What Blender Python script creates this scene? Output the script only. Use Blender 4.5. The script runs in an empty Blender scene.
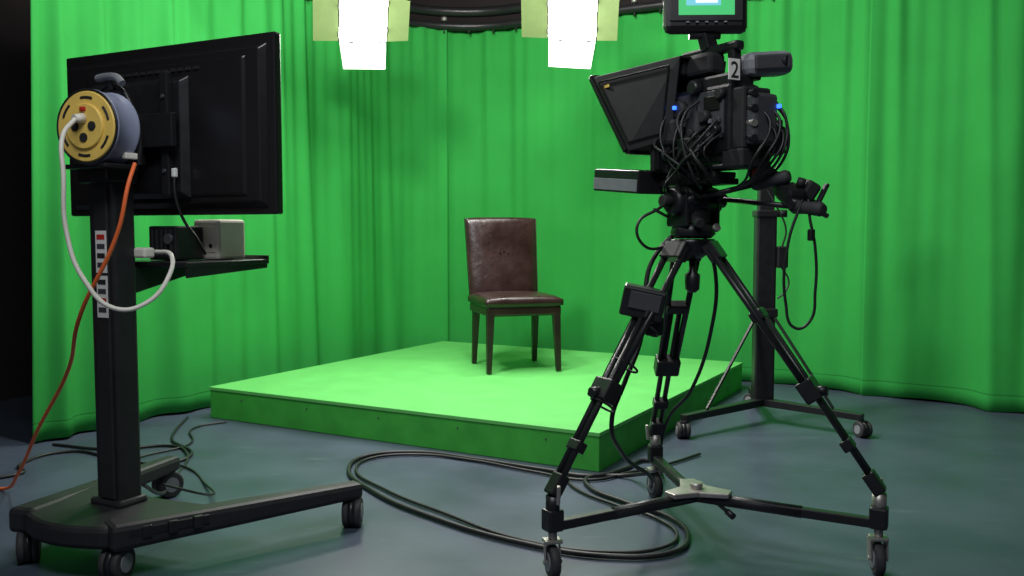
import bpy, math, random
from mathutils import Vector, Matrix, Euler
random.seed(4)
C = bpy.context.scene.collection
sc = bpy.context.scene
try:
    sc.view_settings.view_transform = 'Standard'
    sc.view_settings.look = 'None'
except Exception: pass

# ---------------- materials ----------------
def mat(name, col, rough=0.5, metal=0.0, noise=0.0, nscale=20.0, bump=0.0, bscale=60.0, coat=0.0, sheen=0.0, rvar=0.0, emit=None, estr=0.0, spec=0.5):
    m = bpy.data.materials.new(name); m.use_nodes = True
    nt = m.node_tree; b = nt.nodes['Principled BSDF']
    b.inputs['Base Color'].default_value = (*col, 1)
    b.inputs['Roughness'].default_value = rough
    b.inputs['Metallic'].default_value = metal
    b.inputs['Specular IOR Level'].default_value = spec
    b.inputs['Coat Weight'].default_value = coat
    b.inputs['Sheen Weight'].default_value = sheen
    tc = nt.nodes.new('ShaderNodeTexCoord')
    if noise > 0 or rvar > 0:
        n = nt.nodes.new('ShaderNodeTexNoise'); n.inputs['Scale'].default_value = nscale; n.inputs['Detail'].default_value = 6
        nt.links.new(tc.outputs['Object'], n.inputs['Vector'])
        if noise > 0:
            r = nt.nodes.new('ShaderNodeValToRGB'); r.name = 'ramp'
            r.color_ramp.elements[0].position = 0.3; r.color_ramp.elements[1].position = 0.7
            r.color_ramp.elements[0].color = (*[c*(1-noise) for c in col], 1)
            r.color_ramp.elements[1].color = (*[min(1, c*(1+noise)) for c in col], 1)
            nt.links.new(n.outputs['Fac'], r.inputs['Fac']); nt.links.new(r.outputs['Color'], b.inputs['Base Color'])
        if rvar > 0:
            mr = nt.nodes.new('ShaderNodeMapRange')
            mr.inputs['To Min'].default_value = max(0, rough-rvar); mr.inputs['To Max'].default_value = min(1, rough+rvar)
            nt.links.new(n.outputs['Fac'], mr.inputs['Value']); nt.links.new(mr.outputs['Result'], b.inputs['Roughness'])
    if bump > 0:
        n2 = nt.nodes.new('ShaderNodeTexNoise'); n2.inputs['Scale'].default_value = bscale; n2.inputs['Detail'].default_value = 4
        nt.links.new(tc.outputs['Object'], n2.inputs['Vector'])
        bp = nt.nodes.new('ShaderNodeBump'); bp.inputs['Strength'].default_value = bump; bp.inputs['Distance'].default_value = 0.01
        nt.links.new(n2.outputs['Fac'], bp.inputs['Height']); nt.links.new(bp.outputs['Normal'], b.inputs['Normal'])
    if emit:
        b.inputs['Emission Color'].default_value = (*emit, 1); b.inputs['Emission Strength'].default_value = estr
    return m

M_curt = mat('green_cloth', (0.030, 0.31, 0.056), 0.85, noise=0.07, nscale=2.5, bump=0.15, bscale=7, spec=0.15)
def add_hem(m, z0, z1, k):
    nt = m.node_tree; b = nt.nodes['Principled BSDF']; r = nt.nodes['ramp']
    tc = nt.nodes.new('ShaderNodeTexCoord'); sx = nt.nodes.new('ShaderNodeSeparateXYZ'); nt.links.new(tc.outputs['Object'], sx.inputs[0])
    a = nt.nodes.new('ShaderNodeMath'); a.operation = 'GREATER_THAN'; a.inputs[1].default_value = z0; nt.links.new(sx.outputs['Z'], a.inputs[0])
    c = nt.nodes.new('ShaderNodeMath'); c.operation = 'LESS_THAN'; c.inputs[1].default_value = z1; nt.links.new(sx.outputs['Z'], c.inputs[0])
    d = nt.nodes.new('ShaderNodeMath'); d.operation = 'MULTIPLY'; nt.links.new(a.outputs[0], d.inputs[0]); nt.links.new(c.outputs[0], d.inputs[1])
    mx = nt.nodes.new('ShaderNodeMixRGB'); mx.blend_type = 'MULTIPLY'; mx.inputs['Color2'].default_value = (k,k,k,1)
    nt.links.new(d.outputs[0], mx.inputs['Fac']); nt.links.new(r.outputs['Color'], mx.inputs['Color1']); nt.links.new(mx.outputs['Color'], b.inputs['Base Color'])
add_hem(M_curt, .100, .107, .6)
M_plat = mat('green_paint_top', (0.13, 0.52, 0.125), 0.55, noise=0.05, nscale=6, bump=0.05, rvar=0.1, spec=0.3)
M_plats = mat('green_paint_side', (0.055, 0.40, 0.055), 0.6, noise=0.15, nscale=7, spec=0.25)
M_floor = mat('vinyl_floor', (0.060, 0.080, 0.112), 0.38, noise=0.20, nscale=2.2, bump=0.04, bscale=5, rvar=0.12, spec=.40)
def add_scuffs(m):
    nt = m.node_tree; b = nt.nodes['Principled BSDF']; r = nt.nodes['ramp']
    tc = nt.nodes.new('ShaderNodeTexCoord'); mp = nt.nodes.new('ShaderNodeMapping'); mp.inputs['Scale'].default_value = (1.2, 5, 1); mp.inputs['Rotation'].default_value = (0,0,.6)
    nt.links.new(tc.outputs['Object'], mp.inputs['Vector'])
    n = nt.nodes.new('ShaderNodeTexNoise'); n.inputs['Scale'].default_value = 3.5; n.inputs['Detail'].default_value = 9; n.inputs['Roughness'].default_value = .7
    nt.links.new(mp.outputs[0], n.inputs['Vector'])
    q = nt.nodes.new('ShaderNodeValToRGB'); q.color_ramp.elements[0].position = .58; q.color_ramp.elements[1].position = .76
    q.color_ramp.elements[1].color = (.55,.55,.55,1)
    nt.links.new(n.outputs['Fac'], q.inputs['Fac'])
    mx = nt.nodes.new('ShaderNodeMixRGB'); mx.inputs['Color2'].default_value = (.14,.19,.20,1)
    nt.links.new(q.outputs['Color'], mx.inputs['Fac']); nt.links.new(r.outputs['Color'], mx.inputs['Color1']); nt.links.new(mx.outputs['Color'], b.inputs['Base Color'])
add_scuffs(M_floor)
M_wall = mat('dark_wall', (0.020, 0.015, 0.015), 0.9, noise=0.15, nscale=3)
M_blk = mat('black_plastic', (0.014, 0.014, 0.016), 0.38, noise=0.2, rvar=0.08)
M_cart = mat('cart_powder_coat', (0.022, 0.022, 0.024), 0.52, noise=0.15, rvar=0.06, spec=.4)
M_gloss = mat('black_gloss', (0.012, 0.011, 0.012), 0.30, rvar=0.06)
M_matte = mat('black_matte', (0.018, 0.018, 0.019), 0.65, noise=0.2)
M_metal = mat('black_metal', (0.020, 0.020, 0.022), 0.36, metal=0.2, rvar=0.08)
M_grey = mat('grey_plastic', (0.22, 0.23, 0.25), 0.5, noise=0.1)
M_dgrey = mat('dark_grey_plastic', (0.06, 0.062, 0.068), 0.5, noise=0.1)
M_silver = mat('cast_metal', (0.42, 0.40, 0.37), 0.42, metal=0.7, noise=0.12)
M_rub = mat('rubber', (0.035, 0.035, 0.037), 0.7, noise=0.2)
M_cream = mat('cream_plastic', (0.98, 0.93, 0.80), 0.45, noise=0.03)
M_white = mat('white_plastic', (0.88, 0.88, 0.83), 0.45, noise=0.03)
M_yel = mat('yellow_plastic', (0.92, 0.63, 0.14), 0.45, noise=0.06)
M_reel = mat('reel_grey', (0.30, 0.33, 0.45), 0.45, noise=0.06)
M_org = mat('orange_cable', (0.98, 0.18, 0.045), 0.5, noise=0.04)
M_wcab = mat('white_cable', (0.88, 0.84, 0.74), 0.5, noise=0.04)
M_cab = mat('black_cable', (0.014, 0.014, 0.015), 0.45, noise=0.1)
M_red = mat('red_plastic', (0.6, 0.03, 0.02), 0.4, noise=0.04)
M_leath = mat('brown_leather', (0.024, 0.0105, 0.0095), 0.33, noise=0.35, nscale=7, bump=0.35, bscale=22, rvar=0.12)
M_wood = mat('dark_wood', (0.016, 0.008, 0.007), 0.4, noise=0.3, nscale=12)
M_blue = mat('blue_led', (0.02, 0.1, 0.9), 0.4, emit=(0.03, 0.13, 1), estr=3)
M_lamp = mat('lamp_face', (1, 1, 1), 0.5, emit=(1.0, 0.98, 0.92), estr=85)
M_door = mat('barn_door_paint', (0.20, 0.28, 0.10), 0.7, noise=0.05)
M_doorw = mat('barn_door_reflector', (0.8, 0.8, 0.76), 0.6, noise=0.03)
M_scrG = mat('screen_green', (0.02, 0.2, 0.05), 0.3, emit=(0.08, 0.60, 0.20), estr=0.8)
M_scrB = mat('screen_blue', (0.02, 0.2, 0.4), 0.3, emit=(0.22, 0.60, 0.62), estr=0.9)
M_scrW = mat('screen_white', (0.5, 0.6, 0.6), 0.3, emit=(0.7, 0.95, 0.9), estr=1.0)

# ---------------- helpers ----------------
def group(name, loc, rz=0.0, M=None):
    e = bpy.data.objects.new(name, None); C.objects.link(e); e.empty_display_size = 0.1
    e.matrix_world = M if M is not None else (Matrix.Translation(loc) @ Matrix.Rotation(rz, 4, 'Z'))
    return e
def mobj(parent, name, verts, faces, m, smooth=False, bev=0.0, seg=2):
    me = bpy.data.meshes.new(name); me.from_pydata([tuple(v) for v in verts], [], faces); me.update()
    o = bpy.data.objects.new(name, me); C.objects.link(o)
    if parent: o.parent = parent
    for mm in (m if isinstance(m, (list, tuple)) else [m]): me.materials.append(mm)
    if smooth:
        for p in me.polygons: p.use_smooth = True
    if bev > 0:
        b = o.modifiers.new('bevel', 'BEVEL'); b.width = bev; b.segments = seg; b.limit_method = 'ANGLE'; b.angle_limit = math.radians(40)
    return o
BF = [(0,3,2,1),(4,5,6,7),(0,1,5,4),(1,2,6,5),(2,3,7,6),(3,0,4,7)]
def box(parent, name, c, s, m, bev=0.004, rot=None, taper=1.0):
    x, y, z = s[0]/2, s[1]/2, s[2]/2
    t = taper
    v = [Vector(p) for p in [(-x*t,-y*t,-z),(x*t,-y*t,-z),(x*t,y*t,-z),(-x*t,y*t,-z),(-x,-y,z),(x,-y,z),(x,y,z),(-x,y,z)]]
    R = Euler(rot).to_matrix() if rot else Matrix.Identity(3)
    v = [R @ p + Vector(c) for p in v]
    return mobj(parent, name, v, BF, m, bev=bev)
def hexa(parent, name, v8, m, bev=0.004):
    return mobj(parent, name, v8, BF, m, bev=bev)
def beam(parent, name, a, b, w, h, m, bev=0.004, w2=None, h2=None):
    a, b = Vector(a), Vector(b); d = (b-a).normalized()
    up = Vector((0,0,1)) if abs(d.z) < 0.95 else Vector((0,1,0))
    s = d.cross(up).normalized(); u = s.cross(d).normalized()
    w2 = w2 or w; h2 = h2 or h
    v = [a-s*w/2-u*h/2, a+s*w/2-u*h/2, a+s*w/2+u*h/2, a-s*w/2+u*h/2,
         b-s*w2/2-u*h2/2, b+s*w2/2-u*h2/2, b+s*w2/2+u*h2/2, b-s*w2/2+u*h2/2]
    return mobj(parent, name, v, BF, m, bev=bev)
def tube(parent, name, a, b, r, m, r2=None, seg=20, prof=None, bev=0.0):
    a, b = Vector(a), Vector(b); d = (b-a); L = d.length; d = d.normalized()
    up = Vector((0,0,1)) if abs(d.z) < 0.95 else Vector((0,1,0))
    s = d.cross(up).normalized(); u = s.cross(d).normalized()
    prof = prof or [(0, r), (1, r if r2 is None else r2)]
    vs, fs = [], []
    for t, rr in prof:
        for i in range(seg):
            an = 2*math.pi*i/seg
            vs.append(a + d*L*t + (s*math.cos(an)+u*math.sin(an))*rr)
    n = len(prof)
    for k in range(n-1):
        for i in range(seg):
            j = (i+1) % seg
            fs.append((k*seg+i, k*seg+j, (k+1)*seg+j, (k+1)*seg+i))
    fs.append(tuple(range(seg-1, -1, -1))); fs.append(tuple((n-1)*seg+i for i in range(seg)))
    o = mobj(parent, name, vs, fs, m, bev=bev)
    for p in o.data.polygons:
        if len(p.vertices) == 4: p.use_smooth = True
    return o
def cable(parent, name, pts, r, m, cyc=False):
    cu = bpy.data.curves.new(name, 'CURVE'); cu.dimensions = '3D'; cu.bevel_depth = r; cu.bevel_resolution = 3; cu.resolution_u = 10
    cu.use_fill_caps = True
    sp = cu.splines.new('BEZIER'); sp.bezier_points.add(len(pts)-1)
    for bp, p in zip(sp.bezier_points, pts):
        bp.co = p; bp.handle_left_type = bp.handle_right_type = 'AUTO'
    sp.use_cyclic_u = cyc
    cu.materials.append(m)
    o = bpy.data.objects.new(name, cu); C.objects.link(o)
    if parent: o.parent = parent
    return o
def torus(parent, name, c, axis, R, r, m, a0=0, a1=2*math.pi, n=32):
    axis = Vector(axis).normalized(); up = Vector((0,0,1)) if abs(axis.z) < 0.95 else Vector((0,1,0))
    s = axis.cross(up).normalized(); u = s.cross(axis).normalized()
    full = abs(a1-a0-2*math.pi) < 1e-4
    pts = [Vector(c)+(s*math.cos(a0+(a1-a0)*i/n)+u*math.sin(a0+(a1-a0)*i/n))*R for i in range(n if full else n+1)]
    return cable(parent, name, pts, r, m, cyc=full)
def caster(parent, tag, p, r, yaw, top, twin=True, metal=M_blk, hub=M_grey):
    x, y = p; ax = Vector((math.cos(yaw), math.sin(yaw), 0))
    c = Vector((x, y, r))
    offs = [-0.021, 0.021] if twin else [0.0]
    w = 0.024 if twin else 0.03
    for k, o in enumerate(offs):
        tube(parent, f'{tag}_tyre_{k+1}', c+ax*(o-w/2), c+ax*(o+w/2), r, M_rub, prof=[(0, r*.86), (.15, r), (.85, r), (1, r*.86)], seg=28)
        tube(parent, f'{tag}_hub_{k+1}', c+ax*(o-w/2-.003), c+ax*(o+w/2+.003), r*.55, hub, seg=20)
    f = Vector((-ax.y, ax.x, 0))
    if twin:
        tube(parent, f'{tag}_hood', c+ax*-.010, c+ax*.010, r*1.0, metal, seg=24)
        beam(parent, f'{tag}_neck', c+Vector((0,0,r*.5)), Vector((x, y, top)), .04, .035, metal)
    else:
        for sgn in (-1, 1):
            beam(parent, f'{tag}_fork_{(sgn+3)//2}', c+ax*sgn*.024, c+ax*sgn*.024+Vector((0,0,r*1.25))+f*.008, .006, .03, metal, bev=.001)
        box(parent, f'{tag}_fork_top', c+Vector((0,0,r*1.28)), (.055, .045, .012), metal, rot=(0,0,yaw))
        tube(parent, f'{tag}_axle', c-ax*.03, c+ax*.03, .007, M_silver, seg=12)
        tube(parent, f'{tag}_stem', c+Vector((0,0,r*1.2)), Vector((x,y,top)), .014, metal)
        beam(parent, f'{tag}_brake', c+Vector((0,0,r*1.1))+f*.02, c+Vector((0,0,r*.9))+f*.07, .03, .006, metal, bev=.001)

# ---------------- room ----------------
A0 = math.radians(-29.0)
e1 = Vector((math.cos(A0), math.sin(A0), 0)); e2 = Vector((-math.sin(A0), math.cos(A0), 0))
N = Vector((0.39, 3.95, 0))
def W(p, q, z=0): return N + e1*p + e2*q + Vector((0,0,z))
def slab(name, pts, n, t, m):
    n = Vector(n).normalized()*t
    v = [Vector(p) for p in pts] + [Vector(p)+n for p in pts]
    return mobj(None, name, v, BF, m)
PL, PR, QB, QF = -4.0, 3.9, 3.15, -5.6
slab('floor', [W(PL,QF), W(PR,QF), W(PR,QB), W(PL,QB)], (0,0,-1), .1, M_floor)
H = 3.5
slab('ceiling', [W(PL,QF,H), W(PR,QF,H), W(PR,QB,H), W(PL,QB,H)], (0,0,1), .1, M_wall)
slab('wall_back', [W(PL,QB,0), W(PR,QB,0), W(PR,QB,H), W(PL,QB,H)], e2, .1, M_wall)
slab('wall_left', [W(PL,QF,0), W(PL,QB,0), W(PL,QB,H), W(PL,QF,H)], -e1, .1, M_wall)
slab('wall_right', [W(PR,QF,0), W(PR,QB,0), W(PR,QB,H), W(PR,QF,H)], e1, .1, M_wall)

# ---------------- curtains ----------------
CP, CQ, CR = -2.72, 2.72, 0.75
Q0 = -0.90
S1 = (CQ-CR)-Q0; S2 = CR*math.pi/2; S3 = 3.6-(CP+CR)
def path(s):
    if s < S1: return (CP, Q0+s), (1, 0)
    if s < S1+S2:
        a = (s-S1)/CR
        c = (CP+CR, CQ-CR)
        return (c[0]-CR*math.cos(a), c[1]+CR*math.sin(a)), (math.cos(a), -math.sin(a))
    p = CP+CR+(s-S1-S2)
    k = max(0, p-.05)
    return (p, CQ-.22*(k*k/(k+.25))), (0, -1)
TZ = 2.68
fr_ = random.Random(23)
FO = []
s_ = -.2
while s_ < 10.5:
    w_ = fr_.uniform(.035, .085)
    big = fr_.random() < .45
    FO.append((s_, w_*(1.2 if big else 1), fr_.uniform(.042,.070) if big else fr_.uniform(.010,.030), fr_.uniform(-.10,.10), fr_.random()))
    s_ += fr_.uniform(.11, .28)
def folds(s, z):
    h = z/TZ
    d = 0
    for c, w, a, dr, u in FO:
        x = s-(c+dr*(1-h))
        ww = w*(1.45-.6*h)
        if abs(x) < 3*ww:
            d += a*math.exp(-(x/ww)**2)*((.65+.35*h) if u < .4 else (1.1-.45*h))
    d += .018*math.sin(2*math.pi*s/.83+.5*z)
    d += .006*h*math.sin(2*math.pi*s/.11+2*math.sin(s*2.1))
    return d-.035
def curtain(name, s0, s1, off, lean=0.0):
    n = int((s1-s0)/.013); rows = [0.0,.08,.2,.35,.5,.7,.9,1.1,1.3,1.5,1.7,1.9,2.1,2.3,2.45,2.55,2.62,2.65,TZ]
    vs, fs = [], []
    for z in rows:
        for i in range(n+1):
            t = i/n
            ss = s0+(s1-s0)*t
            sp = ss + lean*(z/TZ)*max(0, 1-t*1.4)
            (p, q), (np_, nq) = path(sp)
            d = folds(ss, z)+off
            vs.append(W(p+np_*d, q+nq*d, z+.010+.006*math.sin(ss*9)*(1 if z < .3 else 0)))
    for r in range(len(rows)-1):
        for i in range(n):
            a = r*(n+1)+i; fs.append((a, a+1, a+n+2, a+n+1))
    o = mobj(None, name, vs, fs, M_curt, smooth=True)
    sd = o.modifiers.new('thick', 'SOLIDIFY'); sd.thickness = .004
    return o
ST = S1+S2+S3
curtain('green_curtain', 0, 3.52, 0.02, lean=.06)
curtain('green_curtain.001', 3.47, 6.85, -0.02)
curtain('green_curtain.002', 6.76, ST, 0.02)
g = group('curtain_track', W(0,0,TZ))
inv = g.matrix_world.inverted()
pts, pts2 = [], []
s = -0.05
while s < ST:
    (p, q), _ = path(max(0, s)); pts.append(inv @ W(p, q, TZ+.035)); pts2.append(inv @ W(p, q, TZ+.15)); s += .18
cable(g, 'rail', pts, .032, M_metal)
cable(g, 'upper_rail', pts2, .040, M_metal)
for k in range(46):
    (p, q), _ = path(.1+k*.2)
    c0 = inv @ W(p, q, TZ+.03)
    tube(g, f'hook_{k+1}', c0, c0-Vector((0,0,.055)), .008, M_blk, seg=8)
for k in range(12):
    (p, q), _ = path(.3+k*.8)
    tube(g, f'strut_{k+1}', inv @ W(p, q, TZ+.04), inv @ W(p, q, TZ+.15), .016, M_metal, seg=10)
    tube(g, f'clamp_{k+1}', inv @ W(p, q, TZ+.075), inv @ W(p, q, TZ+.105), .024, M_silver, seg=10)
    if k % 2: tube(g, f'hanger_{k+1}', inv @ W(p, q, TZ+.15), inv @ W(p, q, H), .012, M_metal, seg=10)

# ---------------- platform ----------------
g = group('green_stage_platform', N, A0)
Sd = 2.44
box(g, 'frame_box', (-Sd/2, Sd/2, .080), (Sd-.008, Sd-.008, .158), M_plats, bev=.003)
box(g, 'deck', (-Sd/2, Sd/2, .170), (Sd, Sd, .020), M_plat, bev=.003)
for k in range(5):
    tube(g, f'screw_{k+1}', (-Sd+.25+k*.48, .0045, .12), (-Sd+.25+k*.48, .002, .12), .005, M_dgrey, seg=10)

# ---------------- chair ----------------
fd = math.atan2(.27, .96)
ch = group('dining_chair', (0.015, 5.84, .185), fd)
for tag, a, b in [('leg_1', (-.215,-.21,.40), (-.228,-.225,0)), ('leg_2', (.215,-.21,.40), (.228,-.225,0)),
                  ('leg_3', (-.205,.20,.42), (-.212,.245,0)), ('leg_4', (.205,.20,.42), (.212,.245,0))]:
    beam(ch, tag, b, a, .030, .030, M_wood, w2=.048, h2=.048, bev=.003)
box(ch, 'seat_rail', (0,0,.388), (.490,.470,.065), M_leath, bev=.014)
def pad(parent, name, fn, nx, ny, th, m):
    vs, fs = [], []
    for side in (0, 1):
        for j in range(ny+1):
            for i in range(nx+1):
                u, v = i/nx*2-1, j/ny*2-1
                e = (1-abs(u)**6)**.5*(1-abs(v)**6)**.5 if abs(u) < 1 and abs(v) < 1 else 0
                vs.append(fn(u, v, (1 if side else -1)*th/2*(.45+.55*e), side))
    K = (nx+1)*(ny+1)
    for j in range(ny):
        for i in range(nx):
            a = j*(nx+1)+i
            fs.append((a, a+nx+1, a+nx+2, a+1)); fs.append((K+a, K+a+1, K+a+nx+2, K+a+nx+1))
    r = [i for i in range(nx)] + [j*(nx+1)+nx for j in range(ny)] + [ny*(nx+1)+nx-i for i in range(nx)] + [(ny-j)*(nx+1) for j in range(ny)]
    for k in range(len(r)):
        a, b = r[k], r[(k+1) % len(r)]
        fs.append((a, b, K+b, K+a))
    return mobj(parent, name, vs, fs, m, smooth=True)
def seatfn(u, v, t, side):
    puff = .012*(1-u*u)*(1-v*v) if side else 0
    return Vector((u*.254, v*.245, .440+t+puff))
pad(ch, 'seat_cushion', seatfn, 20, 20, .085, M_leath)
def backfn(u, v, t, side):
    z = .445+(v+1)/2*.535
    w = (.222+.012*(z-.44)/.5)*1.06
    y = .215+(z-.45)*.17 + .020*(u*u)
    wr = 0
    if not side: wr = -.006*math.exp(-((u*.9)**2+(v-.1)**2)*8)+.003*math.sin(9*u+7*v)*(1-u*u)*(1-v*v)
    return Vector((u*w-.008, y+t*1.0-wr, z-abs(u)**4*.008*(1 if v > .9 else 0)))
pad(ch, 'backrest', backfn, 24, 28, .070, M_leath)
cable(ch, 'top_piping', [backfn((-1+i/12)*.99, .985, -.012, 1) for i in range(25)], .004, M_leath)
for sx in (-1, 1):
    cable(ch, f'side_piping_{(sx+3)//2}', [backfn(sx*.99, -1+k/6, -.016, 1) for k in range(13)], .004, M_leath)
for k, (u, v) in enumerate([(.0,.15),(.12,.1),(-.1,.12)]):
    tube(ch, f'tuft_{k+1}', backfn(u, v, -.040, 1), backfn(u, v, -.030, 1), .005, M_wood, seg=10)

# ---------------- TV cart ----------------
tv = group('television_cart', (-1.31, 2.95, 0), math.radians(-27.3))
wh = [(-.20,-.19), (.18,-.16), (.52,.58), (-.37,.53)]
for k, (p, yw) in enumerate(zip(wh, [.9, .3, .5, -.2])):
    caster(tv, f'caster_{k+1}', p, .054, yw, .12, True)
beam(tv, 'leg_1', (.175,-.19,.142), (.53,.61,.132), .105, .085, M_cart, w2=.070, h2=.060, bev=.018)
beam(tv, 'leg_2', (-.195,-.22,.142), (-.375,.57,.132), .105, .085, M_cart, w2=.070, h2=.060, bev=.018)
def plate(parent, name, outline, z0, z1, m, bev=.008):
    n = len(outline); vs = [(x,y,z0) for x,y in outline]+[(x,y,z1) for x,y in outline]
    fs = [tuple(range(n-1,-1,-1)), tuple(range(n,2*n))]+[(i,(i+1)%n,n+(i+1)%n,n+i) for i in range(n)]
    return mobj(parent, name, vs, fs, m, bev=bev)
ol = []
for i in range(13):
    t = i/12; ol.append((-.20+.39*t, -.21-.05*math.sin(math.pi*t)))
ol += [(.25,-.02),(.31,.13)]
for i in range(1, 12):
    t = i/12; ol.append((.31-.57*t, .13-.03*math.sin(math.pi*t)))
ol += [(-.26,.13),(-.235,.0)]
plate(tv, 'base_plate', ol, .105, .176, M_cart, bev=.016)
box(tv, 'column_shoe', (0,0,.183), (.15,.115,.03), M_cart, bev=.012)
box(tv, 'column', (.004,0,.72), (.118,.085,1.10), M_cart, bev=.010)
box(tv, 'column_cover', (.010,-.047,.71), (.065,.012,1.02), M_matte, bev=.004)
box(tv, 'column_head', (0,-.01,1.255), (.15,.12,.05), M_blk, bev=.01)
for k, (z, h) in enumerate([(1.01,.135), (.865,.135)]):
    box(tv, f'label_{k+1}', (.016,-.0540,z), (.050,.002,h), M_white, bev=0)
    for j in range(4):
        box(tv, f'label_{k+1}_mark_{j+1}', (.016,-.0555,z+h/2-.02-j*.030), (.036,.001,.016), [M_red, M_dgrey, M_matte, M_dgrey][(j+k*2) % 4], bev=0)
box(tv, 'leg_accessory_rail', (.285,-.05,.150), (.016,.26,.03), M_blk, rot=(0,0,-.42))
for k in range(3):
    box(tv, f'rail_block_{k+1}', (.255+k*.035,-.11+k*.07,.150), (.03,.03,.04), M_blk, rot=(0,0,-.42))
TX, TY, TZc, TW, TH = .080, .17, 1.412, .975, .565
box(tv, 'tv_shell', (TX, TY, TZc), (TW, .030, TH), M_gloss, bev=.006)
box(tv, 'tv_screen', (TX, TY+.0155, TZc), (TW-.04, .002, TH-.05), M_gloss, bev=0)
def frust(parent, name, c, w, h, d, ins, m, bev=.004):
    x, z = w/2, h/2
    cx, cy, cz = c
    v = [(cx-x+ins,cy-d,cz-z+ins),(cx+x-ins,cy-d,cz-z+ins),(cx+x-ins,cy-d,cz+z-ins),(cx-x+ins,cy-d,cz+z-ins),
         (cx-x,cy,cz-z),(cx+x,cy,cz-z),(cx+x,cy,cz+z),(cx-x,cy,cz+z)]
    return mobj(parent, name, v, [(0,1,2,3),(7,6,5,4),(1,0,4,5),(2,1,5,6),(3,2,6,7),(0,3,7,4)], m, bev=bev)
frust(tv, 'tv_back_bulge', (TX, TY-.014, TZc-.005), TW-.06, TH-.05, .022, .020, M_gloss)
frust(tv, 'tv_back_panel', (TX+.02, TY-.034, TZc-.005), TW-.24, TH-.12, .010, .010, M_gloss)
frust(tv, 'tv_electronics_housing', (TX-.08, TY-.042, TZc-.03), .46, .40, .026, .02, M_blk)
for k in range(12):
    box(tv, f'tv_vent_{k+1}', (TX-.2+k*.035, TY-.046, TZc+.19), (.022,.006,.010), M_matte, bev=0)
for sx in (-1, 1):
    box(tv, f'mount_rail_{(sx+3)//2}', (TX-.03+sx*.11, TY-.078, TZc-.02), (.035,.022,.40), M_metal)
    for j in (-1, 1):
        tube(tv, f'mount_bolt_{sx}_{j}', (TX-.03+sx*.11, TY-.095, TZc-.02+j*.12), (TX-.03+sx*.11, TY-.085, TZc-.02+j*.12), .007, M_dgrey, seg=10)
box(tv, 'mount_crossbar', (TX-.03, TY-.10, TZc-.01), (.34,.022,.11), M_metal)
box(tv, 'mount_block', (.01, .055, TZc-.04), (.12,.07,.16), M_metal, bev=.008)
cable(tv, 'tv_power_lead', [(.20,.085,1.27),(.205,.08,1.20),(.215,.10,1.12),(.225,.15,1.05),(.21,.2,1.00)], .005, M_cab)
box(tv, 'tv_plug', (.20,.085,1.265), (.016,.016,.030), M_white)
SZ = .018
box(tv, 'shelf', (.085,.245,.950+SZ), (.38,.38,.016), M_blk, bev=.003)
box(tv, 'shelf_lip', (.085,.432,.957+SZ), (.38,.006,.030), M_blk, bev=.002)
hexa(tv, 'shelf_bracket', [(.02,.045,.87),(.05,.045,.87),(.05,.36,.94),(.02,.36,.94),(.02,.045,.960),(.05,.045,.960),(.05,.36,.960),(.02,.36,.960)], M_blk)
hexa(tv, 'shelf_side_bracket', [(.263,.06,.925),(.273,.06,.925),(.273,.43,.945),(.263,.43,.945),(.263,.06,.976),(.273,.06,.976),(.273,.43,.976),(.263,.43,.976)], M_blk)
box(tv, 'black_power_box', (.085,.19,1.036), (.13,.12,.115), M_blk, bev=.006)
for k in range(5):
    box(tv, f'power_box_fin_{k+1}', (.04+k*.022,.127,1.036), (.008,.006,.09), M_matte, bev=.001)
tube(tv, 'power_box_socket', (.12,.132,1.05), (.12,.120,1.05), .018, M_dgrey)
box(tv, 'cream_junction_box', (.145,.33,1.047), (.120,.13,.138), M_cream, bev=.010)
box(tv, 'cream_box_panel', (.145,.2635,1.048), (.09,.004,.09), M_cream, bev=.002)
tube(tv, 'cream_box_lock', (.172,.262,1.025), (.172,.258,1.025), .007, M_matte, seg=12)
box(tv, 'white_plug', (.085,.055,1.005), (.055,.045,.035), M_wcab, bev=.008)
# reel
ry0, ry1, rx, rz, rr = -.150, -.050, .082, 1.395, .116
RT = Matrix.Translation((rx,-.10,0)) @ Matrix.Rotation(math.radians(9),4,'Z') @ Matrix.Translation((-rx,.10,0))
before = set(o.name for o in bpy.data.objects)
tube(tv, 'reel_drum', (rx,ry0,rz), (rx,ry1,rz), rr, M_reel, prof=[(0,rr*.97),(.04,rr),(.10,rr),(.14,rr*.96),(.86,rr*.96),(.90,rr),(.96,rr),(1,rr*.97)], seg=48)
tube(tv, 'reel_face', (rx,ry0-.006,rz), (rx,ry0+.002,rz), rr*.93, M_yel, seg=48, prof=[(0,rr*.90),(.5,rr*.93),(1,rr*.93)])
tube(tv, 'reel_face_hub', (rx,ry0-.014,rz), (rx,ry0-.004,rz), rr*.60, M_yel, seg=40, prof=[(0,rr*.57),(.4,rr*.60),(1,rr*.60)])
torus(tv, 'reel_rim', (rx,ry0,rz), (0,1,0), rr*.965, .004, M_blk)
for k in range(6):
    a = k*math.pi/3+.2
    torus(tv, f'reel_slot_{k+1}', (rx,ry0-.005,rz), (0,1,0), rr*.76, .0045, M_matte, a0=a, a1=a+.5, n=8)
for k, (dx, dz) in enumerate([(-.032,.0),(.032,.0),(.0,-.034)]):
    tube(tv, f'reel_socket_{k+1}', (rx+dx,ry0-.017,rz+dz), (rx+dx,ry0-.012,rz+dz), .014, M_matte, seg=20)
box(tv, 'reel_switch', (rx-.0,ry0-.016,rz+.052), (.022,.008,.014), M_red)
tube(tv, 'reel_plug', (rx+.0,ry0-.014,rz+.024), (rx-.006,ry0-.045,rz+.020), .016, M_wcab, r2=.012)
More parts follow.
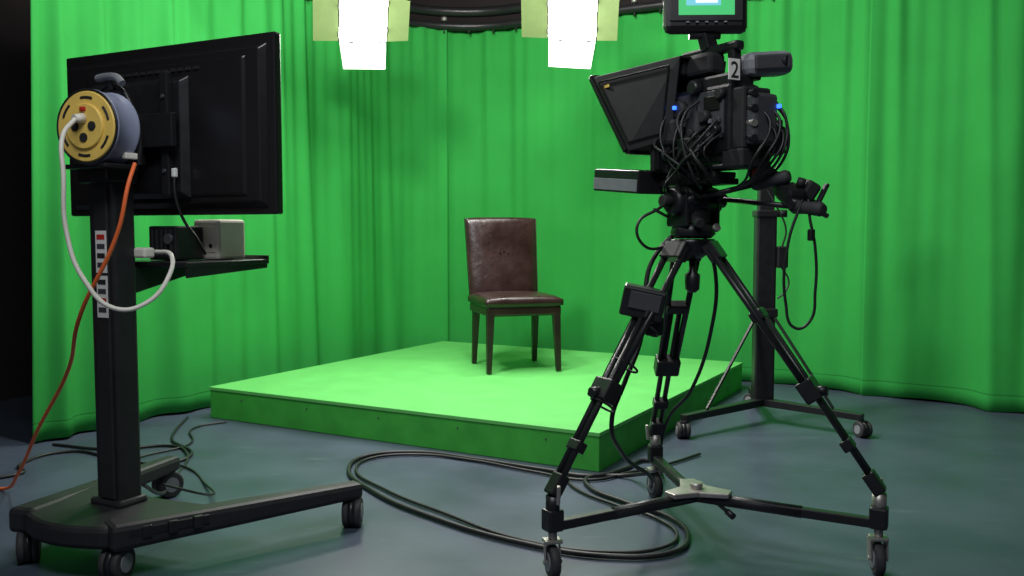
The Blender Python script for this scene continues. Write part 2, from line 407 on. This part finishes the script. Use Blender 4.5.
cable(tv, 'reel_frame', [(rx+.095,ry1+.012,1.285),(rx+.10,ry1+.012,1.36),(rx+.075,ry1+.012,1.46),(rx+.02,ry1+.012,1.530),(rx-.04,ry1+.012,1.530),(rx-.09,ry1+.012,1.46),(rx-.11,ry1+.012,1.36),(rx-.105,ry1+.012,1.285)], .008, M_blk)
cable(tv, 'reel_handle', [(rx-.055,ry1+.01,1.560),(rx-.01,ry1+.0,1.562),(rx+.035,ry1-.01,1.556),(rx+.062,ry1-.015,1.535)], .012, M_grey)
beam(tv, 'reel_handle_post', (rx+.0,ry1+.012,1.52), (rx-.005,ry1+.010,1.555), .02, .02, M_blk)
for o in list(bpy.data.objects):
    if o.name not in before and o.parent == tv: o.matrix_basis = RT
box(tv, 'reel_stand', (rx-.03,-.075,1.278), (.20,.13,.014), M_blk)
box(tv, 'white_plug_top', (rx+.075,ry1+.0,1.31), (.02,.05,.02), M_wcab)

cable(None, 'orange_extension_cable', [(-1.165,2.80,1.285),(-1.17,2.76,1.22),(-1.20,2.75,1.08),(-1.36,2.83,.82),(-1.53,3.08,.60),(-1.76,3.30,.34),(-1.95,3.50,.12),(-2.10,3.66,.012),(-2.35,3.80,.010),(-2.6,3.7,.010)], .0065, M_org)
cable(None, 'white_power_cable', [(-1.310,2.725,1.412),(-1.325,2.68,1.36),(-1.318,2.66,1.24),(-1.320,2.67,1.08),(-1.27,2.67,.93),(-1.19,2.69,.845),(-1.11,2.73,.860),(-1.06,2.78,.94),(-1.075,2.84,1.00),(-1.15,2.91,1.01)], .0070, M_wcab)

# ---------------- camera tripod + dolly ----------------
tr = group('camera_tripod', (.616, 3.02, 0))
AP = Vector((-.01, 0, 1.02))
feet = [Vector((-.49,-.285,.27)), Vector((.53,-.26,.27)), Vector((-.04,.55,.27))]
hub = Vector((.01,-.01,.175))
for k, F in enumerate(feet):
    out = Vector((F.x, F.y, 0)).normalized(); side = Vector((-out.y, out.x, 0))
    A = AP + out*.065
    P = lambda t: A.lerp(F, t)
    for sg in (-1, 1):
        wtop, wbot = .042, .030
        tube(tr, f'leg_{k+1}_upper_tube_{(sg+3)//2}', P(0)+side*sg*wtop, P(.60)+side*sg*wbot, .0110, M_metal, seg=14)
        tube(tr, f'leg_{k+1}_lower_tube_{(sg+3)//2}', P(.28)+side*sg*.015+out*.014, P(.97)+side*sg*.015+out*.004, .0098, M_metal, seg=14)
    beam(tr, f'leg_{k+1}_hinge', P(-.02), P(.05), .10, .040, M_blk)
    beam(tr, f'leg_{k+1}_clamp', P(.56), P(.64), .090, .054, M_blk, bev=.006)
    beam(tr, f'leg_{k+1}_mid_clamp', P(.27), P(.31), .084, .044, M_blk, bev=.006)
    beam(tr, f'leg_{k+1}_low_clamp', P(.80), P(.84), .058, .037, M_blk, bev=.005)
    tube(tr, f'leg_{k+1}_knob', P(.60)+out*.02, P(.60)+out*.055, .016, M_blk, seg=12)
    beam(tr, f'leg_{k+1}_shoe', P(.93), P(1.01), .05, .04, M_blk, bev=.006)
    end = Vector((F.x, F.y, .165))
    beam(tr, f'dolly_arm_{k+1}', hub, end, .034, .030, M_metal)
    tube(tr, f'dolly_arm_{k+1}_inner', hub+(end-hub)*.05+Vector((0,0,.002)), hub+(end-hub)*.6, .020, M_blk, seg=16)
    box(tr, f'dolly_socket_{k+1}', (F.x, F.y, .185), (.055,.055,.07), M_blk, bev=.008, rot=(0,0,math.atan2(out.y,out.x)))
    tube(tr, f'dolly_cup_{k+1}', (F.x, F.y, .20), (F.x, F.y, .262), .022, M_silver if k != 0 else M_metal, seg=16)
    beam(tr, f'dolly_latch_{k+1}', Vector((F.x,F.y,.24))+side*.03, Vector((F.x,F.y,.30))+side*.035, .012, .02, M_silver)
    caster(tr, f'dolly_caster_{k+1}', (F.x, F.y), .052, [.25, -.15, .3][k], .16, False, metal=M_silver)
ol = []
for k in range(3):
    a = math.atan2(feet[k].y, feet[k].x)
    ol += [(.01+.12*math.cos(a-.22), -.01+.12*math.sin(a-.22)), (.01+.12*math.cos(a+.22), -.01+.12*math.sin(a+.22))]
    a2 = a+math.radians(60); ol.append((.01+.055*math.cos(a2), -.01+.055*math.sin(a2)))
plate(tr, 'dolly_hub', ol, .188, .205, M_silver, bev=.004)
tube(tr, 'dolly_hub_knob', (.01,-.01,.20), (.01,-.01,.225), .022, M_silver)
beam(tr, 'dolly_lever', (.07,-.03,.165), (.10,-.08,.145), .014, .01, M_blk)
tube(tr, 'dolly_lever_knob', (.10,-.08,.145), (.115,-.105,.135), .011, M_blk)
tube(tr, 'bowl', (-.01,0,.985), (-.01,0,1.05), .05, M_blk, prof=[(0,.03),(.35,.062),(.8,.072),(1,.072)], seg=32)
tube(tr, 'bowl_handle', (-.01,0,.87), (-.01,0,.99), .018, M_blk, prof=[(0,.012),(.1,.024),(.5,.026),(.6,.012),(1,.012)])
Pm = (AP).lerp(feet[0], .26)
box(tr, 'intercom_box', Pm+Vector((-.055,-.03,.02)), (.14,.065,.10), M_blk, bev=.008, rot=(.1,.20,-.15))
box(tr, 'intercom_panel', Pm+Vector((-.055,-.068,.025)), (.10,.004,.055), M_dgrey, bev=.001, rot=(.1,.20,-.15))
box(tr, 'intercom_box_clamp', Pm+Vector((-.015,-.0,-.06)), (.06,.05,.06), M_blk, bev=.006)
cable(tr, 'tripod_cable_1', [(-.01,.03,1.12),(-.14,.02,.98),(-.17,.0,.86),(-.19,-.06,.72),(-.25,-.11,.58),(-.29,-.12,.47),(-.24,.02,.32),(-.10,.30,.16),(-.05,.62,.02)], .008, M_cab)
cable(tr, 'tripod_cable_2', [(.02,.03,1.10),(.09,.10,.93),(.10,.2,.72),(.06,.34,.48),(-.0,.5,.33),(-.02,.66,.02)], .007, M_cab)
cable(tr, 'tripod_cable_3', [(-.05,.02,1.20),(-.13,-.02,1.15),(-.2,-.04,1.10),(-.19,-.04,1.04),(-.12,.0,1.02),(-.05,.03,1.08)], .005, M_cab)
for k, t in enumerate([.35, .5, .66]):
    p = AP.lerp(feet[0], t); torus(tr, f'cable_tie_{k+1}', p, (feet[0]-AP), .042, .004, M_matte)

# ---------------- fluid head + camera + prompter ----------------
cm = group('studio_camera', (.606, 3.02, 0), math.radians(30))
tube(cm, 'head_base', (0,0,1.052), (0,0,1.10), .055, M_blk, prof=[(0,.060),(.3,.075),(.9,.070),(1,.055)], seg=32)
tube(cm, 'head_pan_drum', (0,0,1.10), (0,0,1.15), .058, M_matte, seg=32, bev=.004)
tube(cm, 'head_tilt_drum', (-.10,0,1.175), (.10,0,1.175), .048, M_blk, prof=[(0,.038),(.06,.048),(.2,.048),(.22,.058),(.78,.058),(.8,.048),(.94,.048),(1,.038)], seg=32)
for sx in (-1, 1):
    tube(cm, f'head_knob_{(sx+3)//2}', (sx*.10,0,1.175), (sx*.135,0,1.175), .020, M_matte, seg=14, bev=.003)
    box(cm, f'head_cheek_{(sx+3)//2}', (sx*.066,0,1.15), (.016,.105,.12), M_blk, bev=.01)
tube(cm, 'head_lock_knob', (-.05,-.07,1.11), (-.07,-.115,1.10), .016, M_matte, seg=14, bev=.003)
beam(cm, 'head_lock_lever', (-.085,.02,1.12), (-.13,.05,1.15), .014, .010, M_metal)
tube(cm, 'head_level_ring', (.03,-.075,1.085), (.03,-.085,1.09), .014, M_silver, seg=16)
box(cm, 'head_plate', (0,-.02,1.236), (.12,.26,.020), M_metal)
box(cm, 'slide_plate', (0,.03,1.256), (.095,.36,.020), M_matte)
for sx in (-1, 1):
    tube(cm, f'rail_{(sx+3)//2}', (sx*.045,-.22,1.280), (sx*.045,.34,1.280), .008, M_metal, seg=12)
box(cm, 'rail_bridge', (0,.08,1.285), (.13,.04,.03), M_blk)
box(cm, 'camera_body', (0,-.10,1.425), (.125,.27,.215), M_blk, bev=.012)
box(cm, 'camera_base', (0,-.10,1.307), (.10,.26,.03), M_blk)
box(cm, 'camera_shoulder', (0,-.12,1.545), (.105,.20,.045), M_blk, bev=.01)
box(cm, 'battery_adapter', (0,-.26,1.42), (.115,.05,.19), M_matte, bev=.008)
box(cm, 'battery', (0,-.303,1.415), (.10,.04,.155), M_dgrey, bev=.012)
box(cm, 'camera_front_block', (0,.045,1.44), (.135,.05,.19), M_matte, bev=.012)
tube(cm, 'lens_barrel', (0,.07,1.43), (0,.22,1.43), .045, M_blk, prof=[(0,.04),(.1,.05),(.3,.05),(.32,.045),(.6,.045),(.62,.055),(1,.058)], seg=32)
box(cm, 'lens_drive', (-.085,.03,1.40), (.05,.11,.085), M_matte, bev=.014)
hz = 1.655
beam(cm, 'handle_post_1', (0,.01,1.55), (0,.03,hz), .032, .030, M_blk)
beam(cm, 'handle_post_2', (0,-.19,1.55), (0,-.18,hz), .032, .030, M_blk)
beam(cm, 'handle_bar', (0,.05,hz), (0,-.21,hz), .036, .030, M_blk, bev=.008)
box(cm, 'handle_pod', (-.02,-.07,1.61), (.07,.12,.07), M_matte, bev=.014)
box(cm, 'handle_microphone_mount', (-.05,.0,1.61), (.05,.05,.06), M_blk, bev=.010)
xs = -.066
box(cm, 'side_panel', (xs,-.10,1.44), (.008,.22,.15), M_dgrey, bev=.003)
box(cm, 'side_panel_lcd', (xs-.006,-.16,1.475), (.004,.07,.045), M_gloss, bev=.002)
for k, (yy, zz, r, l) in enumerate([(-.02,1.40,.020,.03),(-.07,1.39,.014,.022),(-.12,1.385,.014,.022),(-.02,1.47,.030,.030),(-.19,1.39,.016,.03),(-.20,1.50,.018,.02),(.05,1.50,.034,.035),(.03,1.355,.022,.03),(-.09,1.53,.024,.03),(-.14,1.435,.020,.03)]):
    tube(cm, f'side_knob_{k+1}', (xs,yy,zz), (xs-l,yy,zz), r, M_matte if k % 2 else M_blk, prof=[(0,r),(.7,r),(1,r*.8)], seg=20)
for k in range(5):
    box(cm, f'side_switch_{k+1}', (xs-.008,-.20+k*.022,1.42), (.012,.008,.014), M_grey if k == 2 else M_dgrey, bev=.002)
for k in range(4):
    z = 1.36+k*.045
    tube(cm, f'rear_connector_{k+1}', (-.035,-.28,z), (-.050,-.325,z-.005), .011, M_silver if k == 1 else M_metal, seg=14)
for k in range(3):
    tube(cm, f'rear_connector_r_{k+1}', (.062,-.22,1.37+k*.05), (.095,-.23,1.37+k*.05), .012, M_metal, seg=14)
for k, p in enumerate([(-.110,.04,1.535),(.048,-.326,1.455),(-.103,-.02,1.475)]):
    box(cm, f'led_{k+1}', p, (.010,.012,.012), M_blue, bev=.002)
box(cm, 'wireless_receiver', (.092,-.22,1.600), (.16,.10,.074), M_grey, bev=.024, rot=(0.05,-.08,-.35))
box(cm, 'receiver_face', (.077,-.270,1.600), (.12,.012,.046), M_dgrey, bev=.012, rot=(0.05,-.08,-.35))
tube(cm, 'receiver_knob', (.114,-.278,1.605), (.118,-.292,1.604), .016, M_matte)
box(cm, 'receiver_bracket', (.055,-.19,1.565), (.05,.06,.03), M_blk)
box(cm, 'triax_adapter', (.085,-.13,1.45), (.05,.16,.13), M_matte, bev=.01)
box(cm, 'lower_side_box', (-.085,-.10,1.345), (.05,.12,.06), M_blk, bev=.008)
box(cm, 'lower_rear_box', (.0,-.24,1.300), (.12,.09,.06), M_matte, bev=.008)
box(cm, 'right_side_box', (.10,-.25,1.36), (.06,.07,.09), M_blk, bev=.012)
box(cm, 'number_card', (-.062,-.247,1.568), (.046,.004,.064), M_white, bev=.001)
tx = bpy.data.curves.new('card_digit', 'FONT'); tx.body = '2'; tx.size = .070; tx.extrude = .0006; tx.align_x = 'CENTER'; tx.materials.append(M_matte)
to = bpy.data.objects.new('card_digit', tx); C.objects.link(to); to.parent = cm
to.location = (-.062,-.2498,1.543); to.rotation_euler = (math.radians(90),0,0)
def vpt(x, y, z):
    R = Matrix.Rotation(math.radians(-32), 3, 'Z') @ Matrix.Rotation(math.radians(-4), 3, 'X')
    return R @ Vector((x, y, z)) + Vector((-.014,-.060,1.822))
def vbox(name, c, s, m, bev=.004):
    x, y, z = [k/2 for k in s]
    v = [vpt(c[0]+a*x, c[1]+b*y, c[2]+d*z) for a,b,d in [(-1,-1,-1),(1,-1,-1),(1,1,-1),(-1,1,-1),(-1,-1,1),(1,-1,1),(1,1,1),(-1,1,1)]]
    mobj(cm, name, v, BF, m, bev=bev)
vbox('viewfinder_shell', (0,0,-.004), (.270,.045,.215), M_gloss, bev=.022)
vbox('viewfinder_bezel', (0,-.024,.006), (.235,.006,.165), M_blk, bev=.004)
vbox('viewfinder_picture', (0,-.0275,.010), (.178,.002,.134), M_scrG, bev=0)
vbox('viewfinder_picture_subject', (-.01,-.029,-.002), (.11,.001,.05), M_scrB, bev=0)
vbox('viewfinder_picture_caption', (-.0,-.030,-.010), (.07,.001,.018), M_scrW, bev=0)
for k in range(5):
    vbox(f'viewfinder_button_{k+1}', (-.06+k*.03,-.029,-.080), (.010,.004,.005), M_grey, bev=.001)
beam(cm, 'viewfinder_arm', (0,-.07,1.66), vpt(0,.02,-.09), .045, .040, M_blk)
tube(cm, 'viewfinder_pivot', vpt(-.05,.01,-.110), vpt(.05,.01,-.110), .016, M_metal, seg=16)
out8 = [(-.10,.00,1.375),(.10,.00,1.375),(.165,.150,1.345),(-.165,.150,1.345),(-.10,-.04,1.640),(.10,-.04,1.640),(.165,.360,1.622),(-.165,.360,1.622)]
mobj(cm, 'prompter_hood', out8, [(0,3,2,1),(4,5,6,7),(1,2,6,5),(3,0,4,7)], M_matte, bev=.004)
sd = bpy.data.objects['prompter_hood'].modifiers.new('thick','SOLIDIFY'); sd.thickness = .005
fr = [Vector(out8[i]) for i in (3,2,6,7)]
for k in range(4):
    beam(cm, f'hood_frame_{k+1}', fr[k], fr[(k+1)%4], .022, .018, M_gloss, bev=.004)
mobj(cm, 'prompter_glass', [v+Vector((0,-.01,0)) for v in fr], [(0,1,2,3)], M_gloss)
L = [Vector(out8[i]) for i in (0,3,7,4)]
ce = sum(L, Vector())/4
sp = [ce+(v-ce)*.80+Vector((-.012,0,0)) for v in L]
for k in range(4):
    beam(cm, f'hood_side_seam_{k+1}', sp[k], sp[(k+1)%4], .006, .006, M_gloss, bev=.001)
box(cm, 'hood_logo', (-.160,.28,1.580), (.002,.05,.010), M_yel, bev=0, rot=(0,0,math.radians(-9)))
box(cm, 'prompter_monitor', (0,.235,1.250), (.30,.26,.078), M_blk, bev=.005, rot=(.08,0,0))
box(cm, 'prompter_monitor_side', (-.152,.235,1.238), (.003,.25,.040), M_grey, bev=.001, rot=(.08,0,0))
box(cm, 'prompter_monitor_screen', (0,.235,1.291), (.27,.22,.002), M_gloss, bev=0, rot=(.08,0,0))
for sx in (-1, 1):
    beam(cm, f'hood_support_{(sx+3)//2}', (sx*.09,.08,1.28), (sx*.09,.08,1.38), .02, .03, M_blk)
box(cm, 'prompter_back_plate', (0,.085,1.34), (.22,.02,.13), M_matte)
def grip(tag, a, b):
    a, b = Vector(a), Vector(b)
    tube(cm, f'{tag}_bar', a, b, .009, M_metal, seg=14)
    d = (b-a).normalized()
    tube(cm, f'{tag}_clamp', a-d*.01, a+d*.04, .018, M_blk, seg=16)
    tube(cm, f'{tag}_grip', b-d*.02, b+d*.10, .017, M_rub, prof=[(0,.016),(.1,.022),(.5,.019),(.9,.022),(1,.015)], seg=20)
    return b, d
b, d = grip('pan_bar', (.07,-.03,1.185), (.085,-.37,1.150))
box(cm, 'zoom_control', b+Vector((.01,.035,.040)), (.065,.10,.055), M_blk, bev=.014, rot=(.35,0,-.4))
box(cm, 'zoom_control_head', b+Vector((.05,.0,.05)), (.05,.05,.06), M_matte, bev=.012, rot=(.2,.5,-.4))
tube(cm, 'zoom_rocker', b+Vector((.01,-.0,.060)), b+Vector((.01,-.01,.085)), .013, M_matte)
tube(cm, 'zoom_clamp', b+Vector((-.03,-.0,.01)), b+Vector((.07,.0,.01)), .015, M_metal)
beam(cm, 'zoom_lever', b+Vector((.05,-.03,.0)), b+Vector((.085,-.04,.07)), .02, .012, M_blk)
beam(cm, 'zoom_lever_low', b+Vector((.04,-.02,.0)), b+Vector((.08,-.05,-.03)), .022, .014, M_blk)
b2, d2 = grip('focus_bar', (-.06,-.03,1.175), (.045,-.25,1.225))
tube(cm, 'focus_wheel', b2+Vector((-.01,.0,.03)), b2+Vector((.03,-.0,.03)), .034, M_matte, seg=24, bev=.003)
box(cm, 'focus_unit', b2+Vector((.04,.02,.02)), (.07,.06,.06), M_blk, bev=.012)
tube(cm, 'focus_ring_red', b2+Vector((-.014,.0,.03)), b2+Vector((-.010,.0,.03)), .016, M_red, seg=20)
tube(cm, 'focus_knob', b2+Vector((.05,-.02,-.02)), b2+Vector((.09,-.04,-.02)), .018, M_blk, seg=18)
rnd = random.Random(7)
for k in range(14):
    y0 = rnd.uniform(-.24,.06); z0 = rnd.uniform(1.36,1.5)
    x0 = xs-.02-rnd.uniform(0,.03)
    y1 = rnd.uniform(-.2,.06); z1 = rnd.uniform(1.2,1.3)
    cable(cm, f'camera_lead_{k+1}', [(xs-.005,y0,z0),(x0-.02,y0+.01,z0-.04),(x0-.03-rnd.uniform(0,.03),(y0+y1)/2,(z0+z1)/2-rnd.uniform(0,.05)),(x0,y1,z1),(-.03,y1*.5,1.235)], rnd.choice([.0035,.0045,.006]), M_cab)
for k in range(6):
    x0 = rnd.uniform(-.02,.06); z0 = rnd.uniform(1.36,1.50)
    cable(cm, f'rear_lead_{k+1}', [(x0,-.31,z0),(x0+.01,-.34,z0-.05),(x0-.01+rnd.uniform(-.04,.03),-.33,1.29),(x0*.3,-.22,1.22),(0,-.06,1.2)], .0045, M_cab)
cable(cm, 'zoom_lead', [tuple(b+Vector((.02,.03,.03))), (.12,-.27,1.25),(.10,-.20,1.30),(.06,-.12,1.36)], .004, M_cab)
base = [Vector((.075,-.40,1.17)),Vector((.035,-.385,1.04)),Vector((.035,-.38,.86)),Vector((.055,-.40,.785)),Vector((.090,-.42,.80)),Vector((.105,-.43,.90)),Vector((.10,-.43,1.03)),Vector((.085,-.42,1.12)),Vector((.10,-.40,1.17))]
cable(cm, 'headset_lead', base, .0045, M_cab)
box(cm, 'headset_mic_clip', (.088,-.425,1.065), (.018,.018,.035), M_blk)

# ---------------- second rolling stand ----------------
st = group('rolling_monitor_stand', (1.41, 5.02, 0))
ends = [Vector((-.52,-.40,0)), Vector((.42,-.38,0)), Vector((.06,.44,0))]
for k, E in enumerate(ends):
    beam(st, f'foot_{k+1}', (0,0,.115), (E.x,E.y,.105), .06, .042, M_metal, w2=.045, h2=.035)
    caster(st, f'caster_{k+1}', (E.x,E.y), .042, .3*k, .09, True)
    beam(st, f'brace_{k+1}', (E.x*.08,E.y*.08,.62), (E.x*.72,E.y*.72,.13), .014, .014, M_metal, bev=.002)
box(st, 'column', (0,0,.65), (.112,.085,1.06), M_blk, bev=.012)
box(st, 'upper_column', (0,0,1.22), (.085,.060,.36), M_metal, bev=.006)
box(st, 'column_collar', (0,0,.62), (.13,.11,.05), M_metal, bev=.008)
box(st, 'column_collar_top', (0,0,1.17), (.125,.105,.04), M_metal, bev=.008)
tube(st, 'collar_knob', (.06,-.02,1.17), (.11,-.03,1.17), .02, M_blk)
box(st, 'power_adapter', (.085,-.035,.93), (.06,.05,.12), M_blk, bev=.008)
cable(st, 'adapter_lead', [(.085,-.04,.99),(.10,-.05,1.08),(.05,-.05,1.2),(0,-.03,1.3)], .005, M_cab)
cable(st, 'adapter_lead_lower', [(.085,-.04,.87),(.12,-.05,.80),(.10,-.06,.74),(.06,-.05,.70)], .005, M_cab)
tube(st, 'top_spigot', (0,0,1.39), (0,0,1.50), .018, M_metal)
box(st, 'top_mount_plate', (0,0,1.50), (.14,.10,.02), M_blk)
box(st, 'small_monitor', (-.05,-.01,1.60), (.26,.04,.17), M_blk, bev=.008)
box(st, 'small_monitor_back', (-.05,-.035,1.60), (.14,.03,.10), M_matte, bev=.008)

# ---------------- floor cables ----------------
fc = [(.60,3.66,.10),(.66,3.95,.012),(.64,4.12,.012),(.50,3.97,.012),(.36,3.86,.012),(.126,3.97,.012),(-.20,4.16,.012),(-.495,4.28,.012),(-.69,4.20,.012),(-.735,4.0,.012),(-.56,3.61,.012),(-.306,3.30,.012),(.027,3.02,.012),(.321,2.89,.012),(.525,2.92,.012),(.614,3.08,.012),(.593,3.28,.012),(.444,3.48,.012),(.325,3.68,.012),(.34,3.84,.012),(.48,3.86,.012),(.56,3.72,.06)]
cable(None, 'floor_camera_cable', fc, .0095, M_cab)
fc2 = [(.9,4.25,.010),(.70,4.05,.010),(.52,3.92,.010),(.33,3.80,.010),(.10,3.93,.010),(-.20,4.14,.010),(-.47,4.24,.010),(-.66,4.17,.010),(-.70,3.98,.010),(-.52,3.65,.010),(-.27,3.36,.010),(.05,3.04,.010),(.33,2.93,.010),(.50,2.97,.010),(.58,3.10,.010),(.54,3.28,.010),(.41,3.44,.010),(.27,3.66,.010),(.22,3.9,.010)]
cable(None, 'floor_camera_cable.001', fc2, .0065, M_cab)
cable(None, 'floor_power_cable', [(-1.86,5.10,.008),(-1.80,4.75,.008),(-1.74,4.55,.008),(-1.53,4.21,.008),(-1.60,4.08,.008),(-1.9,4.2,.008),(-2.17,4.30,.008),(-2.25,4.05,.008),(-2.17,3.91,.008),(-2.5,3.8,.008)], .007, M_cab)
cable(None, 'floor_power_cable.001', [(-1.29,3.10,.19),(-1.32,3.3,.10),(-1.45,3.75,.008),(-1.58,4.3,.008),(-1.70,4.42,.008),(-1.95,4.35,.008),(-2.3,4.45,.008)], .007, M_cab)
cable(None, 'floor_power_cable.002', [(-1.22,3.10,.19),(-1.15,3.35,.08),(-1.30,3.75,.008),(-1.52,4.05,.008),(-1.75,4.12,.008),(-1.62,4.45,.008),(-1.72,4.85,.008),(-1.60,4.98,.008)], .005, M_cab)

# ---------------- dark cabinet on far left ----------------
cb = group('equipment_cabinet', W(-3.55, 0.55), A0)
box(cb, 'carcass', (0,0,.36), (.55,.5,.70), M_matte)
for k in range(3):
    box(cb, f'drawer_{k+1}', (0,-.253,.14+k*.22), (.50,.012,.20), M_dgrey)
    box(cb, f'drawer_handle_{k+1}', (0,-.268,.17+k*.22), (.14,.014,.015), M_grey)

# ---------------- lights ----------------
def fixture(name, loc, target, roll=0.0):
    loc = Vector(loc); d = (Vector(target)-loc).normalized()
    x = d.cross(Vector((0,0,1))).normalized(); z = x.cross(d).normalized()
    M = Matrix((x, d, z)).transposed().to_4x4() @ Matrix.Rotation(roll, 4, 'Y'); M.translation = loc
    g = group(name, loc, M=M)
    box(g, 'lamp_housing', (0,-.10,0), (.30,.18,.30), M_blk, bev=.02)
    box(g, 'lamp_rim', (0,-.012,0), (.320,.03,.320), M_blk, bev=.006)
    mobj(g, 'lamp_lens', [(-.150,.005,-.150),(.150,.005,-.150),(.150,.005,.150),(-.150,.005,.150)], [(3,2,1,0)], M_lamp)
    spec = {0: (.15,.09,.15,M_doorw), 1: (.16,.030,.14,M_door), 2: (.14,.10,.135,M_doorw), 3: (.13,.030,.13,M_door)}
    for k in range(4):
        R = Matrix.Rotation(k*math.pi/2, 3, 'Y')
        o_, f_, w_, mm = spec[k]
        v = [R @ Vector(p) for p in [(-.15,.004,.160),(.15,.004,.160),(w_,.004+f_,.160+o_),(-w_,.004+f_,.160+o_)]]
        ob = mobj(g, f'barn_door_{k+1}', v, [(0,1,2,3)], mm)
        sdm = ob.modifiers.new('t','SOLIDIFY'); sdm.thickness = .003
        for a_ in (-.09,.09):
            p_ = R @ Vector((a_,.006,.158)); q_ = R @ Vector((a_+.03,.006,.158))
            tube(g, f'hinge_{k+1}_{1 if a_<0 else 2}', p_, q_, .005, M_blk, seg=8)
    iv = M.inverted()
    for sx in (-1, 1):
        beam(g, f'yoke_arm_{(sx+3)//2}', (sx*.165,-.10,0), iv @ (loc + x*sx*.165 - d*.10 + Vector((0,0,.26))), .012, .03, M_blk)
    top = loc - d*.10 + Vector((0,0,.26))
    beam(g, 'yoke_top', iv @ (top-x*.17), iv @ (top+x*.17), .03, .012, M_blk)
    tube(g, 'drop_tube', iv @ top, iv @ Vector((top.x, top.y, 2.98)), .016, M_metal)
    return top
t1 = fixture('studio_light', (-.95, 5.85, 2.43), (-.2, 3.6, .9), math.radians(3))
t2 = fixture('studio_light.001', (.38, 5.75, 2.42), (-.1, 3.6, .9), math.radians(-6))
gp = group('lighting_pipe', (0,5.9,3.02))
tube(gp, 'pipe', (-3.0, t1.y-5.9+.08, 0), (2.6, t2.y-5.9-.1, 0), .025, M_metal)
for k, xx in enumerate((-2, 0, 1.8)):
    tube(gp, f'pipe_drop_{k+1}', (xx,-.02,0), (xx,-.02,H-3.02), .012, M_metal)

def area(name, loc, target, sx, sy, pw, col=(1,1,1)):
    l = bpy.data.lights.new(name, 'AREA'); l.shape = 'RECTANGLE'; l.size = sx; l.size_y = sy; l.energy = pw; l.color = col
    o = bpy.data.objects.new(name, l); C.objects.link(o); o.location = loc
    o.rotation_euler = (Vector(target)-Vector(loc)).to_track_quat('-Z','Y').to_euler()
    return o
area('added_overhead_light', (-.1, 5.0, 3.3), (0, 5.5, 0), 1.4, .6, 66, (1,.97,.93))  # unseen light added to carry the key that the fixtures don't supply
area('added_curtain_light', (-1.1, 3.7, 3.2), (-.3, 6.8, 1.3), .35, .35, 74, (1,.97,.93))  # added light without a fixture, set oblique to deepen the fold shading
area('added_curtain_light.001', (-.1, 4.3, 3.25), (2.4, 5.9, 1.2), .35, .35, 44, (1,.97,.93))  # second added light, raking the right-hand curtain from the left
area('added_foreground_fill', (-.3, 1.0, 3.3), (-.2, 3.0, 0), 1.8, .9, 56, (.92,.96,1))  # unseen cool fill added above the viewpoint to brighten the foreground

w = bpy.data.worlds.new('world'); sc.world = w; w.use_nodes = True
w.node_tree.nodes['Background'].inputs['Color'].default_value = (.85,.88,1,1)
w.node_tree.nodes['Background'].inputs['Strength'].default_value = .13

# ---------------- camera ----------------
cd = bpy.data.cameras.new('camera'); co = bpy.data.objects.new('camera', cd); C.objects.link(co)
cd.sensor_width = 36; cd.lens = 36*900/1024; cd.clip_start = .05
co.location = (0,0,1.08); co.rotation_euler = (math.radians(90-3.69), 0, 0)
sc.camera = co
